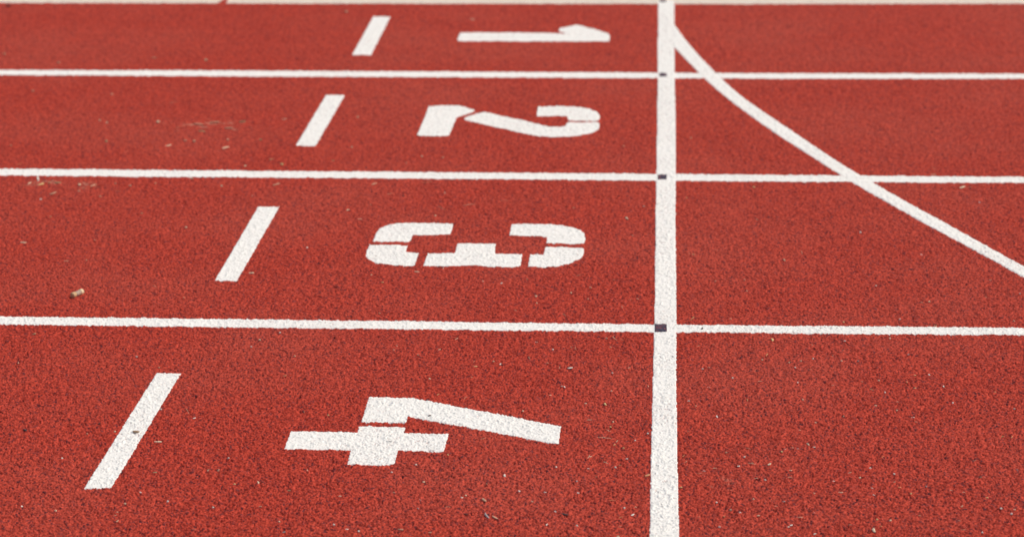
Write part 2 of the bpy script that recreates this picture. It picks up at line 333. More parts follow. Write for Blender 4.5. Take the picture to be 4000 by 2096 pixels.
    ["h","y",0.5622,3.7494,0.0034,0.04,3855,1943],
    ["g","w",0.5797,3.7012,0.0017,0.04,3910,1987],
    ["g","w",0.5939,3.6797,0.0017,0.04,3950,2007],
    ["s","c",0.514,3.7114,0.0081,1.16,3755,1975],
    ["s","e",0.6304,3.8779,0.01,-1.34,3970,1835],
    ["s","t",0.3192,3.6231,0.0053,0.04,3320,2049],
    ["g","w",0.6696,4.1825,0.0019,0.04,3962,1598],
    ["s","w",0.2503,3.9632,0.0025,0.04,3116,1753],
    ["s","w",0.227,3.9633,0.0025,0.04,3065,1752],
    ["g","w",0.4737,4.9429,0.0044,0.03,3421,1117],
    ["g","w",0.5039,4.7121,0.0029,0.03,3514,1247],
    ["g","c",0.5789,4.8346,0.0028,0.03,3630,1179],
    ["h","t",0.5617,4.8292,0.0056,0.03,3599,1181],
    ["h","y",0.5753,4.6738,0.005,-0.24,3655,1271],
    ["g","w",0.7816,4.8981,0.0034,0.03,3984,1147],
    ["h","t",0.7298,4.9951,0.0048,0.03,3867,1094],
    ["g","t",0.704,4.8702,0.0032,0.03,3850,1161],
    ["g","c",0.7418,4.7085,0.0029,0.03,3960,1254],
    ["g","y",0.3843,4.6881,0.0029,0.03,3295,1259],
    ["h","y",0.2292,4.5688,0.0142,-1.49,3015,1328],
    ["g","w",0.3782,4.5659,0.0039,0.04,3300,1333],
    ["h","t",0.3091,4.5416,0.0055,-0.86,3170,1346],
    ["s","e",0.3699,4.5086,0.0043,0.29,3291,1369],
    ["g","c",0.2576,4.4302,0.0026,0.04,3082,1416],
    ["g","c",0.2813,4.4389,0.0022,0.04,3128,1411],
    ["g","w",0.3066,4.4547,0.0028,0.04,3175,1402],
    ["g","w",0.2684,4.4011,0.0022,0.04,3106,1436],
    ["g","w",0.2683,4.3127,0.0029,0.04,3115,1495],
    ["s","t",0.2981,4.3933,0.0061,-0.37,3166,1442],
    ["s","t",0.3462,4.4755,0.0078,1.15,3250,1389],
    ["g","e",0.3955,4.443,0.0044,0.04,3351,1411],
    ["g","e",0.5001,4.4871,0.004,0.04,3548,1385],
    ["g","c",0.4275,4.3311,0.0027,0.04,3432,1487],
    ["g","n",0.4813,4.3235,0.0021,0.04,3542,1493],
    ["h","y",0.5011,4.3659,0.0027,0.04,3573,1465],
    ["h","w",0.5294,4.3687,0.0061,-1.28,3629,1464],
    ["s","y",0.4094,4.282,0.0098,-0.67,3404,1520],
    ["s","t",0.3932,4.3247,0.0076,-1.18,3364,1490],
    ["s","c",0.3357,4.3028,0.0049,0.28,3252,1504],
    ["h","w",0.5504,4.3035,0.0078,-1.48,3686,1509],
    ["h","w",0.4343,4.2657,0.0067,-1.46,3458,1532],
    ["g","c",0.2731,4.2174,0.0027,0.04,3135,1562],
    ["h","c",0.4729,4.5882,0.0083,-1.54,3477,1321],
    ["g","c",0.3629,4.443,0.0022,0.04,3287,1410],
    ["h","y",0.4937,4.2918,0.0027,0.04,3573,1515],
    ["s","c",0.4529,4.2149,0.0053,-0.22,3505,1568],
    ["g","n",0.6454,4.2742,0.0023,0.04,3887,1532],
    ["g","c",-0.2729,4.8429,0.0048,0.03,2094,1158],
    ["g","c",-0.1978,4.8703,0.0044,0.03,2230,1145],
    ["g","t",-0.156,4.909,0.0044,0.03,2306,1124],
    ["g","c",-0.1588,4.8278,0.0032,0.03,2296,1169],
    ["g","t",-0.2999,4.9671,0.004,0.03,2059,1091],
    ["g","c",-0.2688,4.7961,0.003,0.03,2097,1184],
    ["s","t",-0.2072,4.7176,0.0192,-1.06,2201,1230],
    ["s","t",-0.0669,4.8309,0.0074,0.03,2461,1169],
    ["h","c",-0.0507,4.8342,0.0055,-0.69,2491,1167],
    ["s","t",-0.1057,4.9691,0.0073,-0.25,2397,1093],
    ["s","t",-0.1858,5.0006,0.0161,0.65,2260,1075],
    ["s","t",-0.0826,4.7762,0.0176,-1.41,2432,1199],
    ["s","t",-0.1634,4.7598,0.0144,-1.36,2284,1207],
    ["h","t",-0.3121,4.7444,0.0081,-0.81,2013,1212],
    ["s","y",0.0662,4.7069,0.024,1.29,2703,1242],
    ["g","t",0.1201,4.9655,0.0035,0.03,2793,1099],
    ["g","t",0.186,4.9787,0.0033,0.03,2909,1093],
    ["g","t",0.1878,4.896,0.0035,0.03,2916,1138],
    ["g","t",0.1476,4.7011,0.0027,0.03,2854,1247],
    ["h","w",-0.2556,4.5384,0.0065,-0.64,2095,1336],
    ["g","w",-0.2199,4.4917,0.0032,0.04,2159,1366],
    ["s","t",-0.1726,4.5027,0.0206,-1.46,2250,1360],
    ["s","t",-0.182,4.5085,0.0138,-1.21,2232,1356],
    ["g","t",-0.1026,4.5101,0.0031,0.04,2384,1357],
    ["g","c",-0.1118,4.5668,0.0027,0.04,2369,1322],
    ["s","c",-0.0947,4.5693,0.0235,-1.23,2401,1320],
    ["s","t",-0.0812,4.5603,0.0101,-0.37,2427,1326],
    ["s","t",0.0766,4.5271,0.0105,0.85,2726,1350],
    ["s","t",0.1078,4.5357,0.0068,0.7,2786,1346],
    ["s","c",-0.227,4.4096,0.006,0.04,2137,1418],
    ["s","t",-0.2003,4.3839,0.0145,1.49,2187,1436],
    ["h","w",-0.1799,4.3817,0.0097,0.52,2227,1438],
    ["g","w",-0.095,4.3556,0.0037,0.04,2392,1457],
    ["s","c",-0.062,4.3872,0.0078,0.85,2458,1437],
    ["h","w",-0.1912,4.2764,0.0044,0.29,2196,1508],
    ["h","w",-0.1866,4.2727,0.008,-1.33,2204,1511],
    ["g","c",-0.0945,4.2515,0.0027,0.04,2388,1528],
    ["s","c",-0.0251,4.2838,0.0107,-1.28,2528,1508],
    ["g","w",0.084,4.3855,0.004,0.04,2744,1442],
    ["s","c",0.0963,4.3948,0.0056,-0.46,2768,1436],
    ["s","t",0.1885,4.3776,0.0043,0.04,2951,1449],
    ["s","c",0.1955,4.3174,0.0098,0.28,2969,1490],
    ["g","w",0.1416,4.3354,0.0021,0.04,2860,1476],
    ["s","w",0.0941,4.2798,0.0057,-0.8,2767,1513],
    ["s","y",0.2151,4.4768,0.0163,1.35,2995,1385],
    ["g","c",0.2042,4.4444,0.0028,0.04,2977,1406],
    ["h","w",0.0548,4.2037,0.003,0.04,2690,1566],
    ["s","y",0.1656,4.2133,0.0114,-1.4,2916,1562],
    ["h","c",-0.2122,4.2265,0.0038,0.04,2149,1542],
    ["s","t",-0.2642,4.4413,0.0179,-1.46,2069,1397],
    ["h","d",0.0246,4.4566,0.0034,0.52,2627,1394],
    ["h","d",0.0862,4.634,0.0094,1.3,2742,1285],
    ["h","c",-0.5527,5.0142,0.0102,-0.14,1628,1062],
    ["g","c",-0.6536,4.9868,0.0034,0.03,1450,1075],
    ["h","y",-0.622,4.9337,0.0053,0.03,1493,1103],
    ["h","w",-0.3555,4.9373,0.0082,1.15,1958,1106],
    ["g","t",-0.6024,4.7141,0.0032,0.03,1482,1224],
    ["s","c",-0.4233,4.5545,0.0128,1.13,1782,1322],
    ["h","c",-0.4515,4.4847,0.0055,0.9,1717,1365],
    ["s","c",-0.5422,4.505,0.0097,-1.1,1549,1350],
    ["g","w",-0.7963,4.5784,0.0033,0.04,1093,1300],
    ["g","c",-0.7425,4.4331,0.0028,0.04,1151,1391],
    ["g","c",-0.831,4.5312,0.0029,0.04,1014,1328],
    ["s","y",-0.7445,4.3172,0.0078,0.86,1112,1467],
    ["g","c",-0.4547,4.3088,0.0028,0.04,1678,1480],
    ["h","y",-0.3706,4.3848,0.008,0.19,1855,1431],
    ["s","t",-0.3749,4.4144,0.009,1.27,1852,1412],
    ["g","c",-0.3357,4.4147,0.0022,0.04,1927,1412],
    ["s","y",-0.4291,4.2212,0.0076,1.11,1712,1541],
    ["s","t",-0.3741,4.2039,0.0168,1.23,1819,1554],
    ["g","t",-0.3723,4.3193,0.0028,0.04,1842,1475],
    ["s","d",-0.5654,4.5546,0.0104,0.04,1516,1319],
    ["g","t",-0.4921,4.4482,0.0026,0.04,1632,1387],
    ["g","c",-0.495,5.0389,0.0036,0.03,1731,1051],
    ["g","c",-0.3979,4.9484,0.0031,0.03,1886,1099],
    ["h","w",-0.3207,4.4003,0.0075,1.36,1954,1422],
    ["g","t",-0.5452,4.477,0.0029,0.04,1537,1368],
    ["h","t",-0.9946,5.7584,0.0241,1.0,1079,721],
    ["h","t",-0.7414,5.7683,0.0186,0.98,1461,720],
    ["s","t",-0.6059,5.7917,0.0287,0.29,1669,712],
    ["s","t",-0.6895,5.6753,0.0199,0.86,1524,758],
    ["s","t",-0.5457,5.5475,0.0412,-0.97,1725,813],
    ["s","t",-0.7275,5.5714,0.0153,-0.52,1446,800],
    ["h","c",-0.7774,5.5226,0.0111,1.02,1359,820],
    ["h","c",-0.7375,5.4434,0.0089,0.34,1405,855],
    ["s","c",-0.479,5.5796,0.0294,0.35,1834,800],
    ["s","t",-0.3948,5.6226,0.0227,0.22,1970,783],
    ["g","c",-0.5509,5.6849,0.0056,0.03,1737,755],
    ["g","c",-0.5549,5.4754,0.0054,0.03,1700,844],
    ["g","w",-0.8303,5.1939,0.0052,0.03,1199,969],
    ["g","d",-0.6527,5.6527,0.0061,0.03,1576,767],
    ["g","y",-1.0122,5.958,0.009,0.03,1100,644],
    ["h","o",-0.8813,6.0056,0.0091,0.03,1300,628],
    ["h","o",-1.0496,6.0149,0.0133,0.68,1060,622],
    ["g","o",-1.114,6.2215,0.0094,0.02,1017,549],
    ["g","c",-0.6472,6.0542,0.0064,0.03,1647,612],
    ["g","t",-0.5891,6.0429,0.0064,0.03,1729,617],
    ["g","c",-0.8492,6.15,0.006,0.03,1374,576],
    ["g","t",-0.6807,5.9825,0.0058,0.03,1588,638],
    ["g","c",-0.9481,6.2369,0.0055,0.02,1252,545],
    ["h","c",-1.5129,5.2151,0.0143,-0.24,91,949],
    ["g","c",-1.1494,5.3527,0.0068,0.03,727,890],
    ["h","o",-1.2865,5.4787,0.0084,0.03,552,833],
    ["g","w",-1.5704,5.5963,0.0061,0.03,159,780],
    ["h","t",-1.5538,5.6565,0.0235,1.13,207,755],
    ["h","c",-1.6414,5.7532,0.0172,1.38,114,716],
    ["h","y",-1.6069,5.7413,0.0188,1.14,161,721],
    ["h","w",-1.6296,5.7983,0.0412,-1.29,149,698],
    ["h","o",-1.568,5.7582,0.0175,-0.27,225,714],
    ["h","o",-1.5893,5.7596,0.0128,1.14,194,714],
    ["g","c",-1.5052,5.7373,0.0083,0.03,310,723],
    ["g","t",-1.4919,5.6774,0.0062,0.03,308,747],
    ["h","t",-1.4678,5.7334,0.0204,1.12,364,725],
    ["g","t",-1.4245,5.6269,0.0061,0.03,392,769],
    ["s","t",-1.3923,5.6822,0.0187,-0.42,460,747],
    ["g","c",-1.3717,5.7342,0.0067,0.03,508,726],
    ["g","t",-1.4154,5.7545,0.0057,0.03,450,718],
    ["g","t",-1.3103,5.7574,0.0067,0.03,607,718],
    ["h","c",-1.2268,5.8093,0.0118,0.23,747,698],
    ["g","c",-1.1337,5.7379,0.0062,0.03,865,727],
    ["h","c",-1.0367,5.6474,0.0092,0.36,987,765],
    ["h","c",-1.1961,6.1356,0.0245,0.94,881,578],
    ["h","c",-1.3589,6.1559,0.0195,0.82,657,569],
    ["g","t",-1.3216,6.205,0.01,0.02,723,553],
    ["g","t",-1.2956,6.2,0.01,0.02,758,555],
    ["g","c",-1.2056,6.2226,0.0078,0.02,890,548],
    ["g","c",-1.1082,5.9399,0.0069,0.03,956,650],
    ["g","o",-1.5413,6.1939,0.0095,0.02,415,555],
    ["g","t",-1.7964,6.1426,0.0072,0.03,42,570],
    ["s","n",-1.722,5.9444,0.0194,0.83,71,642],
    ["g","o",-1.5043,5.4383,0.0049,0.03,197,848],
    ["h","t",-1.3738,5.0707,0.0099,0.21,258,1020],
    ["g","t",-1.3468,5.241,0.0043,0.03,370,939],
    ["g","t",-1.3283,5.08,0.0042,0.03,337,1017],
    ["s","t",-1.4492,6.679,0.0304,0.75,681,399],
    ["g","c",-1.4445,6.4233,0.0109,0.02,617,479],
    ["h","t",-1.3223,6.4022,0.0288,-0.31,776,487],
    ["h","t",-1.2818,6.4307,0.0311,0.25,838,478],
    ["s","t",-1.3689,6.3773,0.06,1.15,706,494],
    ["h","o",-1.202,6.435,0.0202,0.39,947,477],
    ["g","c",-1.5916,6.4162,0.0075,0.02,417,480],
    ["g","c",-1.6183,6.4434,0.0075,0.02,390,471],
    ["h","t",-1.2281,6.357,0.0224,0.25,892,502],
    ["h","o",-1.2979,6.3201,0.0221,-0.3,788,514],
    ["h","t",-1.6429,7.3007,0.0178,0.27,601,227],
    ["g","t",-1.466,7.2584,0.0129,0.02,803,238],
    ["g","t",-1.9107,6.8077,0.0104,0.02,128,359],
    ["g","t",-1.6586,6.7689,0.0097,0.02,436,371],
    ["g","d",-2.3585,8.1655,0.016,0.01,32,27],
    ["g","t",-2.1467,7.3456,0.0112,0.02,17,213],
    ["g","t",-1.9335,7.2122,0.0109,0.02,229,248],
    ["h","c",-1.0872,6.474,0.0137,0.25,1110,465],
    ["h","c",-0.6619,7.9501,0.0218,-0.59,1846,77],
    ["g","t",-1.1206,8.0699,0.0141,0.01,1351,50],
    ["g","t",-0.8771,6.4972,0.0086,0.02,1397,460],
    ["g","y",0.2339,5.7615,0.0066,0.03,2945,733],
    ["g","n",0.0612,5.6571,0.0055,0.03,2681,774],
    ["g","t",0.0781,6.2737,0.0077,0.02,2698,541],
    ["g","w",-0.0452,5.5775,0.0049,0.03,2514,806],
    ["h","c",-0.0853,5.4655,0.0165,-1.33,2448,854],
    ["g","t",-0.2185,5.557,0.0044,0.03,2240,813],
    ["s","t",0.0634,5.1835,0.0239,-1.47,2690,987],
    ["h","n",0.0736,5.1696,0.0095,-0.89,2708,994],
    ["s","t",0.1294,5.2095,0.013,-0.9,2801,976],
    ["g","t",0.2307,5.4635,0.0058,0.03,2956,859],
    ["g","t",-0.0691,5.3179,0.0042,0.03,2470,921],
    ["g","t",-0.1055,6.1798,0.0065,0.03,2436,572],
    ["h","c",0.7616,5.7763,0.0217,0.88,3758,733],
    ["s","t",0.7798,5.7816,0.0184,0.22,3786,731],
    ["g","w",0.472,5.3595,0.0061,0.03,3361,910],
    ["g","w",0.5975,5.1822,0.0046,0.03,3598,996],
    ["g","w",0.787,5.6364,0.0049,0.03,3825,791],
    ["h","t",0.2813,5.1315,0.0122,-1.45,3064,1017],
    ["s","t",0.3232,5.1957,0.0269,-1.52,3130,985],
    ["h","t",0.7015,5.904,0.0135,0.34,3644,682],
    ["s","t",0.6121,5.8108,0.0076,0.03,3522,718],
    ["s","t",0.8161,5.8019,0.01,0.34,3838,723],
    ["s","t",0.7096,5.9678,0.0235,-1.47,3646,657],
]

# ------------------------------------------------------------------ ground
def slab(name, x0, x1, y0, y1, z, nx, ny, mat):
    vs_ = [(x0+(x1-x0)*i/nx, y0+(y1-y0)*j/ny, z) for j in range(ny+1) for i in range(nx+1)]
    fs = [(j*(nx+1)+i, j*(nx+1)+i+1, (j+1)*(nx+1)+i+1, (j+1)*(nx+1)+i) for j in range(ny) for i in range(nx)]
    return tag(mesh_obj(name, vs_, fs, mat), kind='structure')
slab('ground', -150, 150, -60, 300, -.02, 4, 4, M_GRASS)
# The track is one sheet of bonded rubber granules.  Where the photograph looks, the granules
# are real relief on a lattice; farther out the sheet is plain.
TOP = 0.0016
NX, NEAR, FAR = 1560, 3.30, 8.72
def side(y):                                        # modelled part, widening with distance
    return -1.13-(y-3.3)*.295, .63+(y-3.3)*.155
ys = [NEAR]
while ys[-1] < FAR: l_, r_ = side(ys[-1]); ys.append(ys[-1]+(r_-l_)/NX*1.15)
ys = np.array(ys); NY = len(ys)
l_, r_ = side(ys); tt = np.linspace(0, 1, NX+1)
GX = l_[:, None]+(r_-l_)[:, None]*tt[None, :]; GY = np.repeat(ys[:, None], NX+1, 1)
def rnd01(i, j, k):
    h = (i.astype(np.int64)*73856093) ^ (j.astype(np.int64)*19349663) ^ (k*83492791+12345)
    h = (h ^ (h >> 13))*1274126177 & 0x7fffffff; h = (h ^ (h >> 15))*668265263 & 0x7fffffff
    return ((h >> 3) & 0xfffff)/1048575.0
def lowfreq(X, Y, s, seed):                         # smooth value noise
    x, y = X*s, Y*s; i, j = np.floor(x), np.floor(y); u, v = x-i, y-j; u = u*u*(3-2*u); v = v*v*(3-2*v)
    i = i.astype(np.int32); j = j.astype(np.int32)
    return (rnd01(i, j, seed)*(1-u)+rnd01(i+1, j, seed)*u)*(1-v)+(rnd01(i, j+1, seed)*(1-u)+rnd01(i+1, j+1, seed)*u)*v
CELL = .0027
def relief(X, Y):
    """granules are tilted ellipsoids; returns height, tone, darkness and the centre of the granule on top"""
    ci, cj = np.floor(X/CELL).astype(np.int32), np.floor(Y/CELL).astype(np.int32)
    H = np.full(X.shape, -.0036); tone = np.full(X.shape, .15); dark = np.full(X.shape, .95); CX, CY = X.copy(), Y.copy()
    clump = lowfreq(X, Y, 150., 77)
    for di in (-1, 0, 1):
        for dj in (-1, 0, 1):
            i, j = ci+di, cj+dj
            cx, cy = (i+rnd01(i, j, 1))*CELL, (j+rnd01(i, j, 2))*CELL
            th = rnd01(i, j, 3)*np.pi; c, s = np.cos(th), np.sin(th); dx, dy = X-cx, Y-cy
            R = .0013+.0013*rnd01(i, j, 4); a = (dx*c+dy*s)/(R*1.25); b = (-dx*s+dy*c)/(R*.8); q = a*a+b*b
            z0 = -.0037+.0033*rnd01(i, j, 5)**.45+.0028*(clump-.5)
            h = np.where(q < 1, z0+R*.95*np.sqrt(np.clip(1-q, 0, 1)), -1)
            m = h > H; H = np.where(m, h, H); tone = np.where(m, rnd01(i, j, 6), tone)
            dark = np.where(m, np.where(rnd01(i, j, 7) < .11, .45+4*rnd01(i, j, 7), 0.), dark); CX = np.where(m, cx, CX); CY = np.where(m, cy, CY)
    return H, tone, dark, CX, CY
H, TONE, DARK, CX, CY = relief(GX, GY)
H = H+TOP+.0006*(lowfreq(GX, GY, 22., 5)-.5)
GZ = H
def lattice_mesh(name, mat, X, Y, Z, quads, attrs, smooth=True):
    me = bpy.data.meshes.new(name); nv, nf = X.size, len(quads)
    me.vertices.add(nv); me.vertices.foreach_set('co', np.stack([X, Y, Z], -1).astype(np.float32).ravel())
    me.loops.add(nf*4); me.loops.foreach_set('vertex_index', quads.astype(np.int32).ravel())
    me.polygons.add(nf); me.polygons.foreach_set('loop_start', np.arange(0, nf*4, 4, dtype=np.int32))
    me.polygons.foreach_set('loop_total', np.full(nf, 4, dtype=np.int32))
    if smooth: me.polygons.foreach_set('use_smooth', np.ones(nf, dtype=bool))
    for k, v in attrs.items():
        at = me.attributes.new(k, 'FLOAT', 'POINT'); at.data.foreach_set('value', v.astype(np.float32).ravel())
    me.update(calc_edges=True); me.materials.append(mat); o = bpy.data.objects.new(name, me); scene.collection.objects.link(o); return o
W1 = NX+1
# pale dry scuffs rubbed into the rubber
DUST = np.zeros(GX.shape); _st = lowfreq(GX*.35+GY*.1, GY, 95., 51)*.4+lowfreq(GX*.5, GY*1.2, 130., 52)*.35+lowfreq(GX, GY, 300., 53)*.25
for cx, cy, rx, ry, k in SCUFFS: DUST = np.maximum(DUST, k*np.exp(-(((GX-cx)/rx)**2+((GY-cy)/ry)**2)))
DUST = np.clip((_st-.74+.14*DUST)*9, 0, 1)*np.clip(DUST*1.6, 0, 1)
def quad_ids(rows, cols):
    a = rows*W1+cols; return np.stack([a, a+1, a+W1+1, a+W1], -1)
rr, cc_ = np.divmod(np.arange((NY-1)*NX), NX)
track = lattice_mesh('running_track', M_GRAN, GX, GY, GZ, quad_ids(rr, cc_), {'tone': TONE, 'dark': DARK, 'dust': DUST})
tag(track, kind='structure')
# plain part around it: same object, four sheets butting against the lattice
def add_sheets(o):
    me = bpy.data.meshes.new('sheet'); zt = .0002; l0, r0 = side(NEAR); l1, r1 = side(ys[-1]); E = 60.0
    V = [(l0, NEAR), (l1, ys[-1]), (r1, ys[-1]), (r0, NEAR), (-E, NEAR), (-E, ys[-1]), (E, ys[-1]), (E, NEAR), (-E, -14), (E, -14), (-E, 8.76), (E, 8.76)]
    F = [(4, 0, 1, 5), (3, 7, 6, 2), (8, 9, 7, 3), (8, 3, 0), (8, 0, 4), (5, 1, 10), (1, 2, 11), (1, 11, 10), (2, 6, 11)]
    me.from_pydata([(x, y, zt) for x, y in V], [], F); me.materials.append(M_RUB)
    s = bpy.data.objects.new('running_track', me); scene.collection.objects.link(s); return s
sheet = add_sheets(track); bm = bmesh.new(); bm.from_mesh(sheet.data)
bmesh.ops.recalc_face_normals(bm, faces=bm.faces[:]); 
for f in bm.faces:
    if f.normal.z < 0: f.normal_flip()
bm.to_mesh(sheet.data); bm.free(); tag(sheet, kind='structure')

# ------------------------------------------------------------------ paint
JIT = .0016
def wob(x, y, s):
    q = Vector((x*230, y*230, s)); q2 = Vector((x*70, y*70, s+9))
    return JIT*(noise.noise(q)*1.3 + noise.noise(q2)*.9)
def inside(P, X, Y):
    r = np.zeros(X.shape, bool); x0, y0 = P[-1]
    for x1, y1 in P:
        if y1 != y0:
            c = (y1 > Y) != (y0 > Y); r ^= c & (X < (x0-x1)*(Y-y1)/(y0-y1)+x1)
        x0, y0 = x1, y1
    return r
# corner test points of every lattice face: pulled towards the granule that lies on top, so paint ends follow granules
pull = .15
FXc = (.5*(GX[:-1, :-1]+GX[1:, 1:])); FYc = (.5*(GY[:-1, :-1]+GY[1:, 1:]))
TXc = FXc*(1-pull)+CX[:-1, :-1]*pull; TYc = FYc*(1-pull)+CY[:-1, :-1]*pull
FZc = .25*(GZ[:-1, :-1]+GZ[1:, 1:]+GZ[1:, :-1]+GZ[:-1, 1:])
THIN = lowfreq(FXc, FYc, 7., 31)*.6+lowfreq(FXc, FYc, 160., 32)*.4
THV = lowfreq(GX, GY, 7., 31)*.5+lowfreq(GX, GY, 210., 32)*.5
def painted(name, loops, lift, mat, extra=None, parent=None, holes=True):
    """a coat of paint: the lattice faces inside the outline, raised by the coat and open where a pore is too deep to fill"""
    sel = np.zeros(FXc.shape, bool)
    for P in loops:
        xs_, ys_ = [q[0] for q in P], [q[1] for q in P]
        j0 = max(0, int(np.searchsorted(ys, min(ys_)-.01))-1); j1 = min(NY-1, int(np.searchsorted(ys, max(ys_)+.01))+1)
        if j1 <= j0: continue
        sub = (slice(j0, j1), slice(None)); bb = (TXc[sub] > min(xs_)-.01) & (TXc[sub] < max(xs_)+.01)
        ix = np.nonzero(bb); res = np.zeros(bb.shape, bool); res[ix] = inside(P, TXc[sub][ix], TYc[sub][ix]); sel[sub] |= res
    full = sel.copy()
    if holes: sel &= ~((FZc < -.0011-.0016*(1-THIN)) & (THIN > .45))
    rws, cls = np.nonzero(sel); q = quad_ids(rws, cls)
    used, inv = np.unique(q.ravel(), return_inverse=True); q = inv.reshape(-1, 4)
    nb = np.zeros((NY, W1), np.int16)
    for a in (0, 1):
        for b in (0, 1): nb[a:NY-1+a, b:NX+b] += sel
    edge = nb.ravel()[used] < 4
    z = GZ.ravel()[used]; zz = np.maximum(z, -.0002)*.12+.0014+lift; dk = np.clip((.0003-z)/.0010, 0, 1)*np.clip((THV.ravel()[used]-.50)*6, 0, 1); z = np.where(edge, z-.0003, np.maximum(zz, z+lift)-.0010*dk)
    o = lattice_mesh(name, mat, GX.ravel()[used], GY.ravel()[used], z, q, {'dark': dk if holes else dk*0})
    if extra:                                       # flat continuation outside the modelled part
        v, f = extra; bm = bmesh.new(); bm.from_mesh(o.data); vv = [bm.verts.new(p) for p in v]
        for g in f:
            try: bm.faces.new([vv[k] for k in g])
            except ValueError: pass
        bm.to_mesh(o.data); bm.free()
    if parent: o.parent = parent
    return o
def resample(pts, step):
    out = []
    for a, b in zip(pts[:-1], pts[1:]):
        L = math.hypot(b[0]-a[0], b[1]-a[1]); k = max(1, int(L/step))
        out += [(a[0]+(b[0]-a[0])*i/k, a[1]+(b[1]-a[1])*i/k) for i in range(k)]
    return out+[tuple(pts[-1])]
def poly_paint(name, loops, z, mat, parent=None, step=None, holes=True):
    return painted(name, loops, z, mat, None, parent, holes)
def strip_paint(name, A, B, z, mat, parent=None, tails=True):
    """A and B are the two edges of a line; the part beyond the modelled granules becomes a thin flat tail"""
    loop = list(A)+list(B)[::-1]; v, f = [], []
    def outside(p):
        l, r = side(p[1]); return p[0] < l or p[0] > r or p[1] < NEAR or p[1] > ys[-1]
    def clip(P):                                    # fine polyline
        return resample(P, .02)
    a, b = clip(A), clip(B); k = min(len(a), len(b)); ia = np.linspace(0, len(a)-1, k).round().astype(int); ib = np.linspace(0, len(b)-1, k).round().astype(int)
    a = [a[i] for i in ia]; b = [b[i] for i in ib]; zt = .0004+z
    for i in range(k-1):
        if outside(a[i]) or outside(a[i+1]) or outside(b[i]) or outside(b[i+1]):
            n0 = len(v); v += [(*a[i], zt), (*a[i+1], zt), (*b[i+1], zt), (*b[i], zt)]
            up = (a[i+1][0]-a[i][0])*(b[i][1]-a[i][1])-(a[i+1][1]-a[i][1])*(b[i][0]-a[i][0]) > 0
            f.append((n0, n0+1, n0+2, n0+3) if up else (n0+3, n0+2, n0+1, n0))
    return painted(name, [loop], z, mat, (v, f) if f else None, parent)
def smooth(P):                                      # Catmull-Rom through traced points
    out = []
    for i in range(len(P)-1):
        p0, p1, p2, p3 = P[max(0, i-1)], P[i], P[i+1], P[min(len(P)-1, i+2)]
        for k in range(6):
            t = k/6
            out.append(tuple(.5*((2*p1[c])+(-p0[c]+p2[c])*t+(2*p0[c]-5*p1[c]+4*p2[c]-p3[c])*t*t+(-p0[c]+3*p1[c]-3*p2[c]+p3[c])*t**3) for c in (0, 1)))
    return out+[tuple(P[-1])]
def extend(P, a, b):                                # prolong a line straight on at both ends
    def go(p, q, d):
        L = math.hypot(p[0]-q[0], p[1]-q[1]); return (p[0]+(p[0]-q[0])/L*d, p[1]+(p[1]-q[1])/L*d)
    return ([go(P[0], P[1], a)] if a else [])+list(P)+([go(P[-1], P[-2], b)] if b else [])

ZL, ZV, ZC, ZT = .0004, .0007, .0010, .0013
LW = 'thin lane lines running across the picture'
for key, lab in (('L1', 'thin white lane line between lanes one and two, just under the sideways number 1'),
                 ('L2', 'thin white lane line between lanes two and three, meeting the slanting line near its middle'),
                 ('L3', 'thin white lane line between lanes three and four, above the sideways number 4')):
    a, b = LINES[key]
    tag(strip_paint('lane_line', extend(a, 5, 5), extend(b, 5, 5), ZL, M_WHITE), lab, 'lane line', LW)
# innermost line, broken by a small tapering gap
a, b = LINES['L0']; gx = INNER_GAP
def cut(P, x, left):
    Q = [q for q in P if (q[0] < x if left else q[0] > x)]
    for p, q in zip(P[:-1], P[1:]):
        if p[0] <= x <= q[0]:
            t = (x-p[0])/(q[0]-p[0]); c = (x, p[1]+(q[1]-p[1])*t)
    return Q+[c] if left else [c]+Q
ea, eb = extend(a, 5, 5), extend(b, 5, 5)
root = bpy.data.objects.new('inner_lane_line', None); scene.collection.objects.link(root)
tag(root, 'cream white innermost line along the far top edge, broken by a small red nick', 'lane line', LW)
A1 = strip_paint('line_segment', cut(ea, gx-.002, True), cut(eb, gx-.016, True), ZL, M_KERB, root)
A2 = strip_paint('line_segment', cut(ea, gx+.002, False), cut(eb, gx+.014, False), ZL, M_KERB, root)
a, b = LINES['V']
tag(strip_paint('cross_line', extend(a, 0, 2.5), extend(b, 0, 2.5), ZV, M_WHITE), 'wide white start line running from the top edge down across all four lanes', 'start line')
a, b = LINES['C']
tag(strip_paint('curved_line', extend(smooth(a), 0, 3), extend(smooth(b), 0, 3), ZC, M_WHITE), 'curved white line leaving the straight start line and slanting down to the right edge', 'curved line')
for k, lab in ((1, 'smallest, most blurred'), (2, 'second smallest'), (3, 'second largest'), (4, 'largest, speckled')):
    tag(poly_paint('dash_mark', [LINES['h%d' % k]], ZL, M_WHITE), '%s white dash, level with the sideways number %d in lane %s' % (lab, k, ('', 'one', 'two', 'three', 'four')[k]), 'dash', 'white dashes left of the lane numbers')
TX = {0: 'faint dark square mark where the start line meets the far innermost line',
      1: 'tiny dark mark on the start line at the line between lanes 1 and 2',
      2: 'small dark rectangle on the start line at the line between lanes 2 and 3',
      3: 'largest dark rectangle on the start line, scuffed red, between lanes 3 and 4'}
for k in range(4):
    tag(poly_paint('alignment_mark', [LINES['t%d' % k]], ZT, M_BLACK, step=.003), TX[k], 'painted mark', 'dark marks on the start line')
DG = {1: 'white stencilled number 1 in the farthest lane, lying sideways, one solid piece',
      2: 'white stencilled number 2 in lane 2, lying sideways, cut in three pieces',
      3: 'white stencilled number 3 in lane 3, lying sideways, cut in five pieces',
      4: 'white stencilled number 4 in the nearest lane, lying sideways, cut in two pieces'}
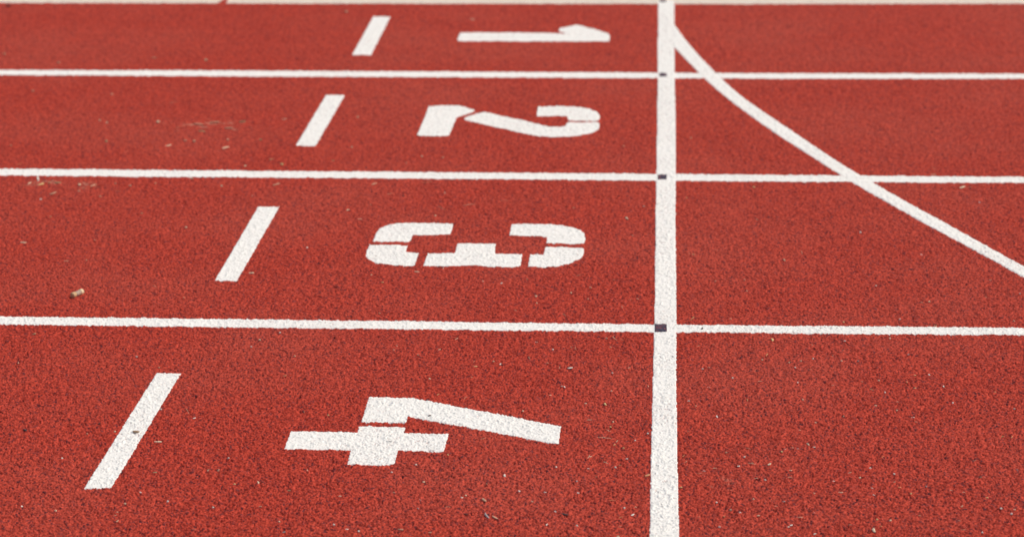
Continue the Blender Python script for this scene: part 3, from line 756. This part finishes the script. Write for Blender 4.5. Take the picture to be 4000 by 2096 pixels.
for k in DG:
    tag(poly_paint('lane_number', DIGITS['d%d' % k], ZL, M_WHITE), DG[k], 'painted number', 'stencilled lane numbers')

# ------------------------------------------------------------------ litter lying on the track
rnd = random.Random(4)
def tube(path, rad, seg=6):
    verts, faces = [], []; k = len(path)
    for i, c in enumerate(path):
        c = Vector(c); d = (Vector(path[min(k-1, i+1)])-Vector(path[max(0, i-1)])).normalized()
        s = d.cross(Vector((0, 0, 1))).normalized(); u = s.cross(d)
        for j in range(seg):
            a = 2*math.pi*j/seg; verts.append(tuple(c+(s*math.cos(a)+u*math.sin(a)*.7)*rad(i/(k-1))))
    for i in range(k-1):
        for j in range(seg):
            faces.append((i*seg+j, i*seg+(j+1) % seg, (i+1)*seg+(j+1) % seg, (i+1)*seg+j))
    faces += [tuple(range(seg))[::-1], tuple((k-1)*seg+j for j in range(seg))]
    return verts, faces
def straw_mesh(i):                                  # unit length, bent, tapering
    b1, b2 = rnd.uniform(-.12, .12), rnd.uniform(-.05, .05)
    path = [(t/10-.5, b1*(1-(t/5-1)**2)+b2*math.sin(t*.6*math.pi), .03+.03*math.sin(t/10*math.pi*rnd.uniform(.9, 1.1))) for t in range(11)]
    v, f = tube(path, lambda t: .035*(1-.75*abs(2*t-1)**3)*(1-.4*t))
    if i % 3 == 0:                                  # a side shoot
        v2, f2 = tube([(-.1+.05*q, .02+.04*q, .04+.01*q) for q in range(4)], lambda t: .022*(1-.6*t), 5)
        k = len(v); v += v2; f += [tuple(q+k for q in g) for g in f2]
    return v, f
def husk_mesh(i):                                   # ridged, slightly bent, split along one side
    v, f = [], []; seg, k = 10, 13; bend = rnd.uniform(-.1, .1); w_ = rnd.uniform(.17, .25)
    for a in range(k):
        t = a/(k-1); r = w_*max(.05, math.sin(math.pi*(.06+.88*t)))**.6
        for j in range(seg):
            th = 2*math.pi*j/seg; rr = r*(1+.10*math.cos(3*th+i)+.08*math.sin(9*t+j))
            if j in (2, 3): rr *= .75
            v.append((t-.5, math.cos(th)*rr+bend*(1-(2*t-1)**2), math.sin(th)*rr*.75+w_*.62))
    for a in range(k-1):
        for j in range(seg): f.append((a*seg+j, a*seg+(j+1) % seg, (a+1)*seg+(j+1) % seg, (a+1)*seg+j))
    f += [tuple(range(seg))[::-1], tuple((k-1)*seg+j for j in range(seg))]
    return v, f
def grit_mesh(i):
    bm = bmesh.new(); bmesh.ops.create_icosphere(bm, subdivisions=2, radius=.5)
    for q in bm.verts:
        s = 1+.45*noise.noise(q.co*2.6+Vector((i*7.1, 0, 0))); q.co = Vector((q.co.x*s, q.co.y*s*.85, q.co.z*s*.72+.3))
    v = [tuple(q.co) for q in bm.verts]; f = [tuple(x.index for x in g.verts) for g in bm.faces]; bm.free(); return v, f
def meshes(name, fn, k, mat, smooth_=True):
    out = []
    for i in range(k):
        me = bpy.data.meshes.new(name); v, f = fn(i); me.from_pydata(v, [], f); me.update(); me.materials.append(mat)
        for p in me.polygons: p.use_smooth = smooth_
        out.append(me)
    return out
KIT = {'s': ('dry_straw', 'straw', meshes('dry_straw', straw_mesh, 7, M_STRAW)),
       'h': ('seed_husk', 'husk', meshes('seed_husk', husk_mesh, 6, M_HUSK)),
       'g': ('grit_grain', 'grit', meshes('grit_grain', grit_mesh, 6, M_GRIT, False))}
COL = {'t': ('tan', (.62, .36, .24)), 'c': ('cream', (.78, .62, .44)), 'w': ('white', (.85, .83, .76)), 'y': ('yellowish', (.72, .55, .26)),
       'o': ('olive', (.38, .31, .17)), 'b': ('brown', (.42, .27, .15)), 'e': ('grey', (.36, .30, .30)), 'd': ('dark', (.06, .035, .04)), 'n': ('orange', (.72, .34, .17))}
LANES = ((8.30, 7.08, 1), (7.08, 5.87, 2), (5.87, 4.64, 3), (4.64, 2.0, 4))
def zone(x, y):
    for hi, lo, ln in LANES:
        if y <= hi: lane = ln; top, bot = hi, lo
        if lo < y <= hi: break
    half = 'far' if y > (top+bot)/2 else 'near'
    if lane == 4: half = 'far' if y > 4.05 else 'near'
    # where along the lane, by landmarks one can find
    if x < -1.01: z_ = 'left of its dash'
    elif x < -.95: z_ = 'beside its dash'
    elif x < -.62: z_ = 'between dash and number'
    elif x < -.02: z_ = 'near its number'
    elif x < .04: z_ = 'on the start line'
    elif x < .55: z_ = 'right of the start line'
    else: z_ = 'by the right edge'
    return lane, half, z_
cells = {}
for rec in LITTER:
    cells.setdefault((rec[0], rec[1])+zone(rec[2], rec[3]), []).append(rec)
ORD = 'first second third fourth fifth sixth seventh eighth ninth tenth eleventh twelfth thirteenth fourteenth fifteenth sixteenth seventeenth eighteenth nineteenth twentieth'.split()
OUTLINES = [P for k in DIGITS for P in DIGITS[k]]+[LINES['h%d' % k] for k in (1, 2, 3, 4)]+[list(LINES[k][0])+list(LINES[k][1])[::-1] for k in ('L1', 'L2', 'L3', 'V', 'C')]
def on_paint(x, y): return any(bool(inside(P, np.array([x]), np.array([y]))[0]) for P in OUTLINES)
counter = 0; NUM = ['', 'one', 'two', 'three', 'four']
for key, recs in cells.items():
    kd, cc, lane, half, z_ = key; recs.sort(key=lambda r: r[6]); name, cat, ms = KIT[kd]; cname, col = COL[cc]
    for i, (_, _, x, y, ln, an, px, py) in enumerate(recs):
        o = bpy.data.objects.new(name, ms[counter % len(ms)]); scene.collection.objects.link(o); counter += 1
        d = math.hypot(x, y); far = max(0.0, (y-4.6)/3.9)
        L = max(.005, ln*1.15-far*.006) if kd != 'g' else max(.0042, ln*1.1-far*.004)
        th = {'s': min(L, .022)*rnd.uniform(.8, 1.1), 'h': L*1.0, 'g': L}[kd]
        if kd == 's': th = .021 if cc in 'cwy' else .018
        if kd == 'h': th = max(min(L*.75, .013), .0065)
        o.location = (x, y, .0034 if on_paint(x, y) else .0019); o.rotation_euler = (rnd.uniform(-.12, .12), 0, an if kd != 'g' else rnd.uniform(0, 6)); o.scale = (L, th, th)
        v_ = rnd.uniform(.85, 1.1); o.color = (col[0]*v_, col[1]*v_, col[2]*v_, 1)
        word = {'s': 'dry straw', 'h': 'seed husk', 'g': 'grit grain'}[kd]
        if len(recs) == 1: lab = 'only %s %s in %s half of lane %s %s' % (cname, word, half, NUM[lane], z_)
        else: lab = '%s %s %s from left, %s half of lane %s %s' % (ORD[i], cname, word, half, NUM[lane], z_)
        tag(o, lab, cat, {'s': 'dry straws scattered on the track', 'h': 'seed husks scattered on the track', 'g': 'grains of grit scattered on the track'}[kd])

# the worn wooden peg lying in lane 3
def peg():
    root = bpy.data.objects.new('wooden_stub', None); scene.collection.objects.link(root); root.location = (*PEG, .0014)
    root.rotation_euler = (0, 0, PEG_ANGLE)
    tag(root, 'pale wooden stub with a grey band round its middle, lying in lane three', 'wooden stub')
    def cyl(name, x0, x1, r, mat, k=9):
        v, f = [], []; seg = 14
        for a in range(k):
            t = a/(k-1); x = x0+(x1-x0)*t
            rr = r*(1-.16*max(0, abs(2*t-1)-.75)/.25)
            for j in range(seg):
                th = 2*math.pi*j/seg; q = rr*(1+.10*noise.noise(Vector((x*300, math.cos(th)*2, math.sin(th)*2))))
                v.append((x, math.cos(th)*q, math.sin(th)*q+.0058))
        for a in range(k-1):
            for j in range(seg): f.append((a*seg+j, (a+1)*seg+j, (a+1)*seg+(j+1) % seg, a*seg+(j+1) % seg))
        f += [tuple(range(seg)), tuple((k-1)*seg+j for j in range(seg))[::-1]]
        o = mesh_obj(name, v, f, mat, root, True); return o
    o = cyl('wood_end', -.0175, -.0065, .0064, M_HUSK); o.color = (.66, .45, .25, 1)
    o = cyl('wood_end', .0080, .0175, .0064, M_HUSK); o.color = (.84, .68, .45, 1)
    o = cyl('grey_band', -.0068, .0083, .0057, M_HUSK); o.color = (.46, .38, .30, 1)
peg()
